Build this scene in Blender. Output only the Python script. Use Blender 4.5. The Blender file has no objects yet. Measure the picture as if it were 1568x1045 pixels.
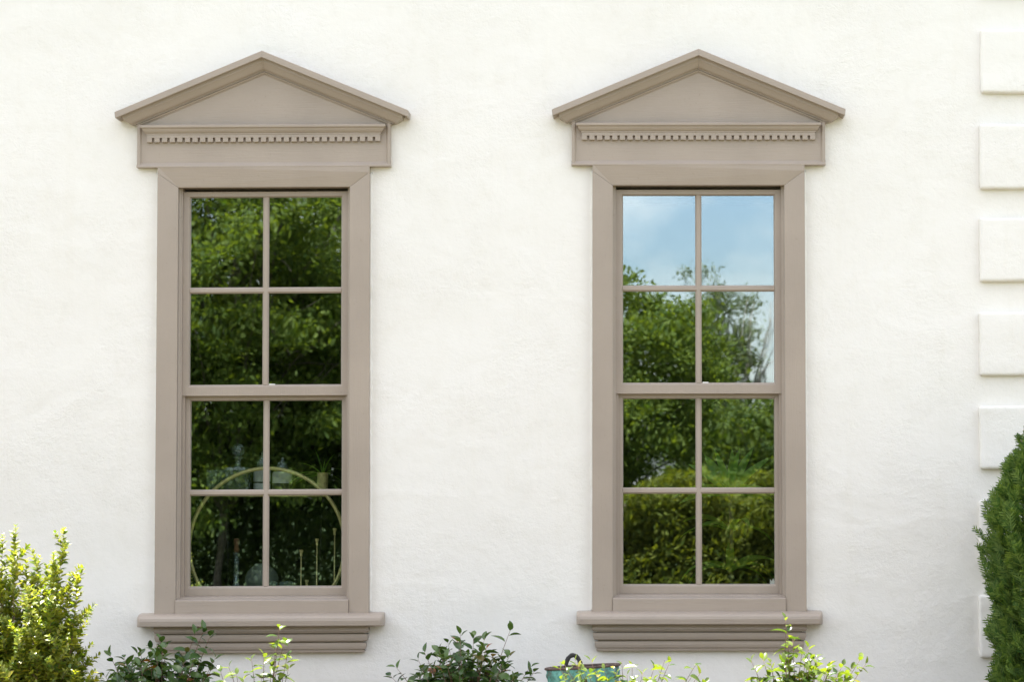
import bpy, bmesh, math, random
import numpy as np
from mathutils import Vector, Matrix, noise as mnoise

random.seed(7); rng = np.random.default_rng(11)
sc = bpy.context.scene
col = sc.collection
R = math.radians

# ------------------------------------------------------------------ camera
CAM_X, DIST, PITCH = 0.72, 12.0, R(3.5)
CEN_Z = 2.29
CAM_Z = CEN_Z - DIST * math.tan(PITCH)
AXIS = DIST / math.cos(PITCH)
FOCAL = 36.0 * AXIS / 5.2267
SHIFT_X = -CAM_X / 5.2267
cd = bpy.data.cameras.new('camera'); cam = bpy.data.objects.new('camera', cd); col.objects.link(cam)
cam.location = (CAM_X, -DIST, CAM_Z); cam.rotation_euler = (math.pi/2 + PITCH, 0, 0)
cd.sensor_width = 36.0; cd.lens = FOCAL; cd.shift_x = SHIFT_X
cd.clip_start = 0.1; cd.clip_end = 3000
cd.dof.use_dof = True; cd.dof.focus_distance = AXIS; cd.dof.aperture_fstop = 4.0
sc.camera = cam

# ------------------------------------------------------------------ sky, sun, exposure
SUN_EL, SUN_AZ = R(70), R(-36)            # the sun stands high behind the house, a little to its left
world = bpy.data.worlds.new('World'); sc.world = world; world.use_nodes = True
nt = world.node_tree; nt.nodes.clear()
out = nt.nodes.new('ShaderNodeOutputWorld'); bg = nt.nodes.new('ShaderNodeBackground')
sky = nt.nodes.new('ShaderNodeTexSky'); sky.sky_type = 'NISHITA'; sky.sun_disc = False
sky.sun_elevation = SUN_EL; sky.sun_rotation = SUN_AZ; sky.air_density = 1.0; sky.dust_density = 2.5; sky.ozone_density = 1.0
tc = nt.nodes.new('ShaderNodeTexCoord'); mp = nt.nodes.new('ShaderNodeMapping')
mp.inputs['Scale'].default_value = (1.0, 1.0, 2.2); mp.inputs['Location'].default_value = (0.35, 0.2, 0.1)
nz = nt.nodes.new('ShaderNodeTexNoise'); nz.inputs['Scale'].default_value = 5.5; nz.inputs['Detail'].default_value = 7; nz.inputs['Roughness'].default_value = 0.52
rp = nt.nodes.new('ShaderNodeValToRGB'); rp.color_ramp.elements[0].position = 0.40; rp.color_ramp.elements[1].position = 0.64
mx = nt.nodes.new('ShaderNodeMix'); mx.data_type = 'RGBA'
mx.inputs[7].default_value = (7.1, 6.75, 6.35, 1)
nt.links.new(tc.outputs['Generated'], mp.inputs['Vector']); nt.links.new(mp.outputs['Vector'], nz.inputs['Vector'])
nt.links.new(nz.outputs['Fac'], rp.inputs['Fac']); nt.links.new(rp.outputs['Color'], mx.inputs[0])
nt.links.new(sky.outputs['Color'], mx.inputs[6]); nt.links.new(mx.outputs[2], bg.inputs['Color'])
bg.inputs['Strength'].default_value = 0.11
nt.links.new(bg.outputs['Background'], out.inputs['Surface'])
sd = bpy.data.lights.new('sun', 'SUN'); sun = bpy.data.objects.new('sun', sd); col.objects.link(sun)
sd.energy = 5.0; sd.angle = R(0.53); sd.color = (1.0, 0.955, 0.88)
sun_dir = Vector((math.sin(SUN_AZ)*math.cos(SUN_EL), math.cos(SUN_AZ)*math.cos(SUN_EL), math.sin(SUN_EL)))
sun.rotation_euler = sun_dir.to_track_quat('Z', 'Y').to_euler(); sun.location = (-6, 10, 25)
vs = sc.view_settings; vs.view_transform = 'Standard'; vs.look = 'None'; vs.gamma = 1.0; vs.use_curve_mapping = False
vs.exposure = 2.13
sc.render.engine = 'CYCLES'
sc.cycles.use_denoising = True; sc.cycles.max_bounces = 10; sc.cycles.diffuse_bounces = 4
sc.cycles.glossy_bounces = 4; sc.cycles.transparent_max_bounces = 24; sc.cycles.transmission_bounces = 8
sc.cycles.sample_clamp_indirect = 8.0; sc.cycles.caustics_reflective = False; sc.cycles.caustics_refractive = False

# ------------------------------------------------------------------ helpers
def W(u, v, y=0.0):
    """point at depth y seen at photograph pixel (u, v): used only to measure positions and sizes"""
    k = 36.0 / FOCAL
    cx = (u - 784) / 1568 * k + SHIFT_X * k
    cy = (522.5 - v) / 1568 * k
    d = Vector((cx, math.cos(PITCH) - cy*math.sin(PITCH), math.sin(PITCH) + cy*math.cos(PITCH)))
    t = (y + DIST) / d.y
    return Vector((CAM_X, -DIST, CAM_Z)) + d * t
S = 1 / 300.0

class MB:
    def __init__(s): s.v = []; s.f = []
    def add(s, verts, faces):
        o = len(s.v); s.v += [tuple(p) for p in verts]; s.f += [tuple(i + o for i in f) for f in faces]; return s
    def box(s, x0, x1, y0, y1, z0, z1):
        return s.add([(x0,y0,z0),(x1,y0,z0),(x1,y1,z0),(x0,y1,z0),(x0,y0,z1),(x1,y0,z1),(x1,y1,z1),(x0,y1,z1)],
                     [(0,3,2,1),(4,5,6,7),(0,1,5,4),(1,2,6,5),(2,3,7,6),(3,0,4,7)])
    def loft(s, rings, closed=True, caps=True):
        n = len(rings[0]); vs_ = [p for r in rings for p in r]; fs = []
        for i in range(len(rings)-1):
            for j in range(n if closed else n-1):
                k = (j+1) % n
                fs.append((i*n+j, i*n+k, (i+1)*n+k, (i+1)*n+j))
        if caps and closed:
            fs.append(tuple(range(n-1, -1, -1))); fs.append(tuple((len(rings)-1)*n + j for j in range(n)))
        return s.add(vs_, fs)
    def tube(s, pts, rad, n=6, closed=False):
        pts = [Vector(p) for p in pts]; m = len(pts); rings = []
        up = Vector((0.13, 0.31, 0.94))
        for i, p in enumerate(pts):
            a = pts[(i-1) % m] if closed or i > 0 else p; b = pts[(i+1) % m] if closed or i < m-1 else p
            t = (b - a).normalized(); x = t.cross(up)
            if x.length < 1e-4: x = t.cross(Vector((1,0,0)))
            x.normalize(); y = t.cross(x); r = rad[i] if isinstance(rad, (list, tuple)) else rad
            rings.append([p + x*(r*math.cos(2*math.pi*k/n)) + y*(r*math.sin(2*math.pi*k/n)) for k in range(n)])
        if closed:
            rings.append(rings[0]); return s.loft(rings, caps=False)
        return s.loft(rings)
    def lathe(s, prof, c=(0,0,0), n=24):
        c = Vector(c)
        rings = [[c + Vector((r*math.cos(2*math.pi*k/n), r*math.sin(2*math.pi*k/n), z)) for k in range(n)] for r, z in prof]
        return s.loft(rings, caps=True)
    def build(s, name, mat, parent=None, smooth=False, bevel=0, loc=None):
        me = bpy.data.meshes.new(name); me.from_pydata(s.v, [], s.f)
        bm = bmesh.new(); bm.from_mesh(me); bmesh.ops.recalc_face_normals(bm, faces=bm.faces); bm.to_mesh(me); bm.free()
        return link(name, me, mat, parent, smooth, bevel, loc)

def link(name, me, mat, parent=None, smooth=False, bevel=0, loc=None):
    if mat is not None and not me.materials: me.materials.append(mat)
    if smooth: me.polygons.foreach_set('use_smooth', [True]*len(me.polygons))
    o = bpy.data.objects.new(name, me); col.objects.link(o)
    if parent is not None: o.parent = parent
    if loc is not None: o.location = loc
    if bevel:
        b = o.modifiers.new('bevel', 'BEVEL'); b.width = bevel; b.segments = 2; b.limit_method = 'ANGLE'; b.angle_limit = R(35)
    return o
def raw_mesh(name, verts, faces_flat, n_per):
    """numpy mesh: faces of n_per corners each"""
    verts = np.asarray(verts, np.float32); faces_flat = np.asarray(faces_flat, np.int32).ravel()
    me = bpy.data.meshes.new(name); nf = len(faces_flat)//n_per
    me.vertices.add(len(verts)); me.vertices.foreach_set('co', verts.ravel())
    me.loops.add(len(faces_flat)); me.loops.foreach_set('vertex_index', faces_flat)
    me.polygons.add(nf); me.polygons.foreach_set('loop_start', np.arange(0, nf*n_per, n_per, dtype=np.int32))
    me.update(calc_edges=True); return me
def empty(name, loc=(0,0,0)):
    o = bpy.data.objects.new(name, None); o.location = loc; col.objects.link(o); o.empty_display_size = 0.2; return o
def tag(o, label=None, cat=None, group=None, kind=None):
    for k, v in (('label', label), ('category', cat), ('group', group), ('kind', kind)):
        if v: o[k] = v
    return o

# ------------------------------------------------------------------ materials
def material(name):
    m = bpy.data.materials.new(name); m.use_nodes = True; t = m.node_tree
    return m, t, t.nodes['Principled BSDF'], t.nodes['Material Output']
def N(t, kind, **kw):
    n = t.nodes.new(kind)
    for k, v in kw.items():
        if k in n.inputs: n.inputs[k].default_value = v
        else: setattr(n, k, v)
    return n
def ramp(t, src, stops):
    r = t.nodes.new('ShaderNodeValToRGB'); e = r.color_ramp.elements
    while len(e) < len(stops): e.new(0.5)
    for i, (p, c) in enumerate(stops): e[i].position = p; e[i].color = (*c, 1) if len(c) == 3 else c
    t.links.new(src, r.inputs['Fac']); return r
def bump(t, src, dist, strength=1.0, prev=None):
    b = t.nodes.new('ShaderNodeBump'); b.inputs['Distance'].default_value = dist; b.inputs['Strength'].default_value = strength
    t.links.new(src, b.inputs['Height'])
    if prev is not None: t.links.new(prev, b.inputs['Normal'])
    return b.outputs['Normal']
def objco(t): return t.nodes.new('ShaderNodeTexCoord').outputs['Object']

def stucco():
    m, t, p, o = material('white_stucco'); c = objco(t); L = t.links.new
    n1 = N(t, 'ShaderNodeTexNoise', Scale=1.1, Detail=4.0); L(c, n1.inputs['Vector'])
    r = ramp(t, n1.outputs['Fac'], [(0.28, (0.765, 0.740, 0.690)), (0.5, (0.785, 0.762, 0.714)), (0.72, (0.800, 0.778, 0.734))])
    n0 = N(t, 'ShaderNodeTexNoise', Scale=9.0, Detail=6.0, Roughness=0.7); L(c, n0.inputs['Vector'])
    r0 = ramp(t, n0.outputs['Fac'], [(0.30, (0.965, 0.962, 0.95)), (0.5, (1, 1, 1))])
    mul = N(t, 'ShaderNodeMix', data_type='RGBA', blend_type='MULTIPLY'); mul.inputs[0].default_value = 1
    L(r.outputs['Color'], mul.inputs[6]); L(r0.outputs['Color'], mul.inputs[7])
    ms = N(t, 'ShaderNodeMapping'); ms.inputs['Scale'].default_value = (7.0, 1, 0.55); L(c, ms.inputs['Vector'])          # faint weather streaks
    ns = N(t, 'ShaderNodeTexNoise', Scale=1.6, Detail=6.0, Roughness=0.6); L(ms.outputs['Vector'], ns.inputs['Vector'])
    rs = ramp(t, ns.outputs['Fac'], [(0.26, (0.982, 0.978, 0.966)), (0.46, (1, 1, 1))])
    m3 = N(t, 'ShaderNodeMix', data_type='RGBA', blend_type='MULTIPLY'); m3.inputs[0].default_value = 1
    L(mul.outputs[2], m3.inputs[6]); L(rs.outputs['Color'], m3.inputs[7]); L(m3.outputs[2], p.inputs['Base Color'])
    p.inputs['Roughness'].default_value = 0.75; p.inputs['Specular IOR Level'].default_value = 0.25
    mp_ = N(t, 'ShaderNodeMapping'); mp_.inputs['Scale'].default_value = (0.8, 1, 1.15); mp_.inputs['Rotation'].default_value = (0, 0.25, 0); L(c, mp_.inputs['Vector'])
    a = N(t, 'ShaderNodeTexNoise', Scale=5.0, Detail=5.0, Roughness=0.5, Distortion=0.2); L(mp_.outputs['Vector'], a.inputs['Vector'])
    b = N(t, 'ShaderNodeTexNoise', Scale=42.0, Detail=5.0, Roughness=0.65); L(c, b.inputs['Vector'])
    g = N(t, 'ShaderNodeTexNoise', Scale=190.0, Detail=3.0, Roughness=0.6); L(c, g.inputs['Vector'])
    # rough and smooth patches from the trowel
    k = N(t, 'ShaderNodeTexNoise', Scale=1.7, Detail=3.0, Roughness=0.6, Distortion=0.8); L(c, k.inputs['Vector'])
    kr = ramp(t, k.outputs['Fac'], [(0.36, (0.16,)*3), (0.66, (1,)*3)])
    def masked(src):
        mm = N(t, 'ShaderNodeMath', operation='MULTIPLY'); L(src, mm.inputs[0]); L(kr.outputs['Color'], mm.inputs[1]); return mm.outputs[0]
    d = N(t, 'ShaderNodeTexNoise', Scale=15.0, Detail=4.0, Roughness=0.6, Distortion=0.5); L(mp_.outputs['Vector'], d.inputs['Vector'])
    rd = ramp(t, d.outputs['Fac'], [(0.44, (0,)*3), (0.50, (1,)*3), (0.56, (0,)*3)])        # trowel ridges
    rk = N(t, 'ShaderNodeTexNoise', Scale=2.3, Detail=2.0); L(mp_.outputs['Vector'], rk.inputs['Vector'])
    rr_ = ramp(t, rk.outputs['Fac'], [(0.54, (0,)*3), (0.68, (1,)*3)])
    rm = N(t, 'ShaderNodeMath', operation='MULTIPLY'); L(rd.outputs['Color'], rm.inputs[0]); L(rr_.outputs['Color'], rm.inputs[1])
    v = N(t, 'ShaderNodeTexVoronoi', Scale=22.0); L(c, v.inputs['Vector'])
    pv = ramp(t, v.outputs['Distance'], [(0.05, (0,)*3), (0.13, (1,)*3)])                    # pits
    n = bump(t, a.outputs['Fac'], 0.026, 0.26); n = bump(t, rm.outputs[0], 0.0030, 0.22, n); n = bump(t, masked(b.outputs['Fac']), 0.009, 0.45, n)
    n = bump(t, masked(pv.outputs['Color']), 0.0016, 0.5, n); n = bump(t, masked(g.outputs['Fac']), 0.0030, 0.5, n)
    L(n, p.inputs['Normal']); return m
def paint(name, rgb, rough=0.42, grain=(1.5, 1.5, 40.0)):
    m, t, p, o = material(name); c = objco(t); L = t.links.new
    n1 = N(t, 'ShaderNodeTexNoise', Scale=3.0, Detail=5.0); L(c, n1.inputs['Vector'])
    r = ramp(t, n1.outputs['Fac'], [(0.3, tuple(x*0.93 for x in rgb)), (0.7, tuple(x*1.05 for x in rgb))])
    n2 = N(t, 'ShaderNodeTexNoise', Scale=48.0, Detail=6.0, Roughness=0.75); L(c, n2.inputs['Vector'])
    r2 = ramp(t, n2.outputs['Fac'], [(0.26, (0.80, 0.78, 0.74)), (0.38, (1, 1, 1)), (0.72, (1, 1, 1)), (0.80, (1.08, 1.08, 1.08))])     # scuffs and grime specks
    m2 = N(t, 'ShaderNodeMix', data_type='RGBA', blend_type='MULTIPLY'); m2.inputs[0].default_value = 1
    L(r.outputs['Color'], m2.inputs[6]); L(r2.outputs['Color'], m2.inputs[7]); L(m2.outputs[2], p.inputs['Base Color'])
    p.inputs['Roughness'].default_value = rough; p.inputs['Specular IOR Level'].default_value = 0.4
    mp_ = N(t, 'ShaderNodeMapping'); mp_.inputs['Scale'].default_value = grain; L(c, mp_.inputs['Vector'])
    a = N(t, 'ShaderNodeTexNoise', Scale=6.0, Detail=4.0); L(mp_.outputs['Vector'], a.inputs['Vector'])
    b = N(t, 'ShaderNodeTexNoise', Scale=60.0, Detail=3.0); L(c, b.inputs['Vector'])
    n = bump(t, a.outputs['Fac'], 0.0020, 0.6); n = bump(t, b.outputs['Fac'], 0.0010, 0.6, n); L(n, p.inputs['Normal'])
    return m
def leafmat(name, c0, c1, trans=0.35, rough=0.35, tint=None, spec=0.5):
    """leaf: colour varies from leaf to leaf, light passes through"""
    m, t, p, o = material(name); L = t.links.new
    g = t.nodes.new('ShaderNodeNewGeometry'); oi = t.nodes.new('ShaderNodeObjectInfo')
    ad = N(t, 'ShaderNodeMath', operation='ADD'); L(g.outputs['Random Per Island'], ad.inputs[0]); L(oi.outputs['Random'], ad.inputs[1])
    fr = N(t, 'ShaderNodeMath', operation='FRACT'); L(ad.outputs[0], fr.inputs[0])
    stops = [(0.0, c0), (0.85, c1)]
    if tint: stops += [(0.965, c1), (0.99, tint)]
    r = ramp(t, fr.outputs[0], stops)
    L(r.outputs['Color'], p.inputs['Base Color']); p.inputs['Roughness'].default_value = rough; p.inputs['Specular IOR Level'].default_value = spec
    tr = t.nodes.new('ShaderNodeBsdfTranslucent')
    hs = N(t, 'ShaderNodeMix', data_type='RGBA', blend_type='MULTIPLY'); hs.inputs[0].default_value = 1; hs.inputs[7].default_value = (1.6, 1.5, 0.45, 1)
    L(r.outputs['Color'], hs.inputs[6]); L(hs.outputs[2], tr.inputs['Color'])
    mx_ = t.nodes.new('ShaderNodeMixShader'); mx_.inputs[0].default_value = trans
    L(p.outputs[0], mx_.inputs[1]); L(tr.outputs[0], mx_.inputs[2]); L(mx_.outputs[0], o.inputs['Surface']); return m
def glassmat(name, base, tint=(1,1,1), wobble=0.0, rough=0.0, milk=0.0):
    m, t, p, o = material(name); L = t.links.new; t.nodes.remove(p)
    tr = t.nodes.new('ShaderNodeBsdfTransparent'); tr.inputs['Color'].default_value = (*tint, 1)
    gl = t.nodes.new('ShaderNodeBsdfGlossy'); gl.inputs['Roughness'].default_value = rough; gl.inputs['Color'].default_value = (0.84, 0.94, 1.0, 1)
    lw = N(t, 'ShaderNodeLayerWeight', Blend=0.5)
    pw = N(t, 'ShaderNodeMath', operation='POWER'); pw.inputs[1].default_value = 4.0; L(lw.outputs['Facing'], pw.inputs[0])
    ma = N(t, 'ShaderNodeMath', operation='MULTIPLY_ADD'); ma.inputs[1].default_value = 1-base; ma.inputs[2].default_value = base; L(pw.outputs[0], ma.inputs[0])
    if wobble:
        c = objco(t); n = N(t, 'ShaderNodeTexNoise', Scale=3.2, Detail=1.5); L(c, n.inputs['Vector'])
        L(bump(t, n.outputs['Fac'], wobble, 1.0), gl.inputs['Normal'])
    mx_ = t.nodes.new('ShaderNodeMixShader'); L(ma.outputs[0], mx_.inputs[0]); L(tr.outputs[0], mx_.inputs[1]); L(gl.outputs[0], mx_.inputs[2])
    if milk:          # pale diffuse speckle painted in for light caught by cut facets
        df = t.nodes.new('ShaderNodeBsdfDiffuse'); df.inputs['Color'].default_value = (0.62, 0.74, 0.70, 1)
        m2 = t.nodes.new('ShaderNodeMixShader'); m2.inputs[0].default_value = milk
        c = objco(t); n = N(t, 'ShaderNodeTexVoronoi', Scale=32.0); L(c, n.inputs['Vector']); r = ramp(t, n.outputs['Distance'], [(0.1, (milk*1.9,)*3), (0.5, (milk*.3,)*3)])
        L(r.outputs['Color'], m2.inputs[0]); L(mx_.outputs[0], m2.inputs[1]); L(df.outputs[0], m2.inputs[2]); mx_ = m2
    L(mx_.outputs[0], o.inputs['Surface']); return m
def plain(name, rgb, rough=0.5, metal=0.0, var=0.1, scale=12.0, bmp=0.0):
    m, t, p, o = material(name); c = objco(t); L = t.links.new
    n1 = N(t, 'ShaderNodeTexNoise', Scale=scale, Detail=5.0); L(c, n1.inputs['Vector'])
    r = ramp(t, n1.outputs['Fac'], [(0.3, tuple(x*(1-var) for x in rgb)), (0.7, tuple(min(1, x*(1+var)) for x in rgb))])
    L(r.outputs['Color'], p.inputs['Base Color']); p.inputs['Roughness'].default_value = rough; p.inputs['Metallic'].default_value = metal
    if bmp:
        L(bump(t, n1.outputs['Fac'], bmp), p.inputs['Normal'])
    return m
def verdigris():
    m, t, p, o = material('verdigris_copper'); c = objco(t); L = t.links.new
    n1 = N(t, 'ShaderNodeTexNoise', Scale=22.0, Detail=7.0, Roughness=0.7); L(c, n1.inputs['Vector'])
    r = ramp(t, n1.outputs['Fac'], [(0.34, (0.10, 0.045, 0.03)), (0.43, (0.07, 0.17, 0.14)), (0.53, (0.10, 0.31, 0.26)), (0.70, (0.24, 0.46, 0.40))])
    L(r.outputs['Color'], p.inputs['Base Color']); p.inputs['Roughness'].default_value = 0.65
    L(bump(t, n1.outputs['Fac'], 0.003), p.inputs['Normal']); return m

M = dict(
    stucco=stucco(), taupe=paint('taupe_paint', (0.358, 0.299, 0.245)), taupe_v=paint('taupe_paint_upright', (0.358, 0.299, 0.245), grain=(40, 40, 1.5)),
    glass=glassmat('window_glass', 0.235, (0.90, 0.93, 0.90), wobble=0.0005), crystal=glassmat('crystal', 0.16, (0.84, 0.90, 0.88), milk=0.34),
    smoke=glassmat('smoked_glass', 0.06, (0.62, 0.66, 0.64), rough=0.15),
    brass=plain('brushed_brass', (0.95, 0.82, 0.38), 0.38, 0.32, 0.06), blk=plain('black_iron', (0.02, 0.018, 0.017), 0.6, bmp=0.003),
    room=plain('room_shade_colour', (0.050, 0.052, 0.050), 0.8), floor=plain('dark_oak', (0.06, 0.042, 0.03), 0.5),  # room walls and ceiling coloured near black to stand in for interior gloom
    white=plain('white_card', (0.78, 0.78, 0.76), 0.6), jar=plain('white_ceramic', (0.74, 0.80, 0.78), 0.25), jar_dark=plain('dark_band', (0.03, 0.035, 0.035), 0.3),
    cork=plain('cork', (0.24, 0.12, 0.06), 0.8, var=0.4, scale=60), soil=plain('mulch', (0.075, 0.052, 0.038), 0.95, var=0.5, scale=30, bmp=0.03),
    gravel=plain('pale_gravel', (0.125, 0.108, 0.086), 0.9, var=0.18, scale=45, bmp=0.012), lawn=plain('lawn', (0.055, 0.088, 0.022), 0.9, var=0.4, scale=20, bmp=0.03),
    bark=plain('bark', (0.13, 0.105, 0.08), 0.9, var=0.4, scale=20, bmp=0.01), twig=plain('twig_bark', (0.16, 0.085, 0.055), 0.7, var=0.3, scale=60),
    pale_bark=plain('pale_bark', (0.32, 0.28, 0.24), 0.9, var=0.3, scale=14, bmp=0.01),
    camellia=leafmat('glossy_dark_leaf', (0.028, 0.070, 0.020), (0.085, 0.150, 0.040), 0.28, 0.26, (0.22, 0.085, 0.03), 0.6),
    camellia_sun=leafmat('glossy_sunlit_leaf', (0.045, 0.095, 0.018), (0.16, 0.22, 0.035), 0.40, 0.26, (0.36, 0.30, 0.04), 0.6),  # sunlit copy of the shrub leaf, sunshine put into a lighter, yellower colour
    privet=leafmat('privet_leaf', (0.085, 0.155, 0.026), (0.32, 0.35, 0.050), 0.40, 0.34, (0.50, 0.46, 0.06), 0.5),
    thuja=leafmat('thuja_spray', (0.044, 0.108, 0.026), (0.165, 0.250, 0.065), 0.36, 0.5, None, 0.3),
    tree=leafmat('tree_leaf', (0.055, 0.095, 0.018), (0.150, 0.195, 0.038), 0.46, 0.65, None, 0.2),
    tree_dark=leafmat('dark_tree_leaf', (0.042, 0.076, 0.018), (0.115, 0.155, 0.034), 0.44, 0.65, None, 0.2),
    tree_pale=leafmat('pale_tree_leaf', (0.085, 0.115, 0.06), (0.16, 0.19, 0.11), 0.40, 0.5, None, 0.3),
    hedge=leafmat('hedge_leaf', (0.070, 0.100, 0.018), (0.165, 0.180, 0.032), 0.44, 0.65, None, 0.2),
    dracaena=leafmat('strap_leaf', (0.20, 0.42, 0.08), (0.32, 0.55, 0.12), 0.42, 0.32, None, 0.5),
    verdigris=verdigris(), terracotta=plain('terracotta', (0.30, 0.13, 0.07), 0.8),
)

# ------------------------------------------------------------------ ground
def sheet(name, x0, x1, y0, y1, z, mat):
    o = MB().add([(x0,y0,z),(x1,y0,z),(x1,y1,z),(x0,y1,z)], [(0,1,2,3)]).build(name, mat); return tag(o, kind='structure')
sheet('lawn', -400, 400, -400, 400, 0.0, M['lawn'])
sheet('gravel_path', -12, 9, -12.6, -1.7, 0.012, M['gravel'])
sheet('planting_bed', -9, 6, -1.7, 0.0, 0.008, M['soil'])

# ------------------------------------------------------------------ window dimensions (metres, from the wall plane)
WIN = [dict(x=W(402.6, 600, -0.03).x, dz=-0.010, roll=R(-0.3)), dict(x=W(1070.3, 600, -0.03).x, dz=0.0, roll=R(-0.05))]
def ZV(v): return W(1070, v, -0.03).z
HX = 131.5*S            # half width between the side casings
HOLE_X, HOLE_Z0, HOLE_Z1 = 0.475, ZV(940), ZV(270)

# ------------------------------------------------------------------ house
house = empty('house', (0, 0, 0))
tag(house, 'white stucco house front with raised corner blocks, holding both taupe windows', 'house', kind='thing')
WX0, WX1, WT = -7.0, 3.25, 4.38
def front_wall():
    step = 0.022
    xs = list(np.arange(WX0, WX1, step)) + [WX1]; zs = list(np.arange(-0.1, WT, step)) + [WT]
    for w in WIN:                                    # snap grid lines to the openings
        for x in (w['x']-HOLE_X, w['x']+HOLE_X): xs[min(range(len(xs)), key=lambda i: abs(xs[i]-x))] = x
    for z in (HOLE_Z0, HOLE_Z1): zs[min(range(len(zs)), key=lambda i: abs(zs[i]-z))] = z
    nx, nz_ = len(xs), len(zs); V = np.zeros((nz_, nx, 3), np.float32)
    for j, z in enumerate(zs):
        for i, x in enumerate(xs):
            h = mnoise.noise(Vector((x*0.9, 3.1, z*1.2)))*0.0045 + mnoise.noise(Vector((x*3.1+z*0.8, 7.7, z*4.6)))*0.0019
            rid = 1-abs(mnoise.noise(Vector((x*1.6+z*0.9, 1.7, z*3.2-x*0.5)))); h += max(0, rid-0.93)*0.045*max(0, mnoise.noise(Vector((x*1.1, 9.2, z*1.1)))+0.1)
            V[j, i] = (x, -h, z)
    idx = np.arange(nz_*nx).reshape(nz_, nx)
    q = np.stack([idx[:-1,:-1], idx[:-1,1:], idx[1:,1:], idx[1:,:-1]], -1)
    xc = (np.array(xs[:-1])+np.array(xs[1:]))/2; zc = (np.array(zs[:-1])+np.array(zs[1:]))/2
    keep = np.ones((nz_-1, nx-1), bool)
    for w in WIN:
        keep &= ~((np.abs(xc[None,:]-w['x']) < HOLE_X) & (zc[:,None] > HOLE_Z0) & (zc[:,None] < HOLE_Z1))
    me = raw_mesh('wall', V.reshape(-1, 3), q[keep], 4)
    return link('wall', me, M['stucco'], house, smooth=True)
front_wall()
for w in WIN:      # plastered sides of the openings behind the window frames
    b = MB(); x0, x1 = w['x']-HOLE_X, w['x']+HOLE_X
    b.add([(x0,0,HOLE_Z0),(x0,.25,HOLE_Z0),(x0,.25,HOLE_Z1),(x0,0,HOLE_Z1)], [(0,1,2,3)]); b.add([(x1,0,HOLE_Z0),(x1,.25,HOLE_Z0),(x1,.25,HOLE_Z1),(x1,0,HOLE_Z1)], [(0,1,2,3)])
    b.add([(x0,0,HOLE_Z0),(x1,0,HOLE_Z0),(x1,.25,HOLE_Z0),(x0,.25,HOLE_Z0)], [(0,1,2,3)]); b.add([(x0,0,HOLE_Z1),(x1,0,HOLE_Z1),(x1,.25,HOLE_Z1),(x0,.25,HOLE_Z1)], [(0,1,2,3)])
    b.build('reveal', M['stucco'], house)
MB().box(WX0, WX0+.25, .002, 6, -.1, WT).build('side_wall', M['stucco'], house)
MB().box(WX1-.25, WX1-.001, .004, 6, -.1, WT).build('side_wall', M['stucco'], house)
MB().box(WX0, WX1, 6.001, 6.2, -.1, WT).build('rear_wall', M['stucco'], house)
MB().box(WX0+.2, WX1-.2, .26, 5.99, 4.0, 4.15).build('roof', M['gravel'], house)
MB().box(WX0-.03, WX1+.03, -.03, .28, WT, WT+.06).build('coping', M['stucco'], house, bevel=.012)
FLOOR = ZV(955) - 0.10
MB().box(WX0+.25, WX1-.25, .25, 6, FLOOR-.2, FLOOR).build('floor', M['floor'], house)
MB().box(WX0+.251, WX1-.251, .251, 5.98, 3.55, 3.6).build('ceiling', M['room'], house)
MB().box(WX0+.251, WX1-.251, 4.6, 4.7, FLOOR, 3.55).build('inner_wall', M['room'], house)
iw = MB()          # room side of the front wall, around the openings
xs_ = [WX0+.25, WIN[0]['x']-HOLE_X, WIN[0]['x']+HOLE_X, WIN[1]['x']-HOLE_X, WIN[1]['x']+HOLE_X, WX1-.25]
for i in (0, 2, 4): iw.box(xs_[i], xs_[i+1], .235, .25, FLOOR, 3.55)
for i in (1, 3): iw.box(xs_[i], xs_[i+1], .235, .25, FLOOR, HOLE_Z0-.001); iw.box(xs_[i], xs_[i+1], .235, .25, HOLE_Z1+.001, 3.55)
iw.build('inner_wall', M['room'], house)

# uneven plaster edge along the window casings
for w in WIN:
    for sx in (-1, 1):
        zs_ = np.arange(ZV(936), ZV(258), .012); x = w['x'] + sx*(162.5*S + .001)
        MB().tube([(x + sx*.001 + mnoise.noise(Vector((q*9, sx*5+w['x'], 0)))*.0022 + (w['roll']*(q-ZV(600))), -.002, q + w['dz']) for q in zs_],
                  [.0075 + .0035*mnoise.noise(Vector((q*16, sx*3, w['x']))) + .003*mnoise.noise(Vector((q*60, sx*3, w['x']))) for q in zs_], 7).build('plaster_edge', M['stucco'], house, smooth=True)
# raised corner blocks
def quoin(z0, z1, x0, seed):
    bm = bmesh.new(); bmesh.ops.create_cube(bm, size=1)
    hx, hz = (WX1+.03-x0), (z1-z0)
    bmesh.ops.scale(bm, vec=(hx, .075, hz), verts=bm.verts); bmesh.ops.translate(bm, vec=(x0+hx/2, 0.0, (z0+z1)/2), verts=bm.verts)
    bmesh.ops.bevel(bm, geom=bm.edges[:], offset=.017, segments=4, affect='EDGES', profile=.6)
    bmesh.ops.subdivide_edges(bm, edges=[e for e in bm.edges if e.calc_length() > .12], cuts=14, use_grid_fill=True)
    for v in bm.verts:
        n = mnoise.noise_vector(Vector((v.co.x*7, v.co.y*7+seed, v.co.z*7))); m2 = mnoise.noise_vector(Vector((v.co.x*2, seed, v.co.z*2)))
        v.co += n*.0034 + m2*.004
        if v.co.y > 0: v.co.y = .02
    me = bpy.data.meshes.new('quoin'); bm.to_mesh(me); bm.free()
    return link('quoin', me, M['stucco'], house, smooth=True)
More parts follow.
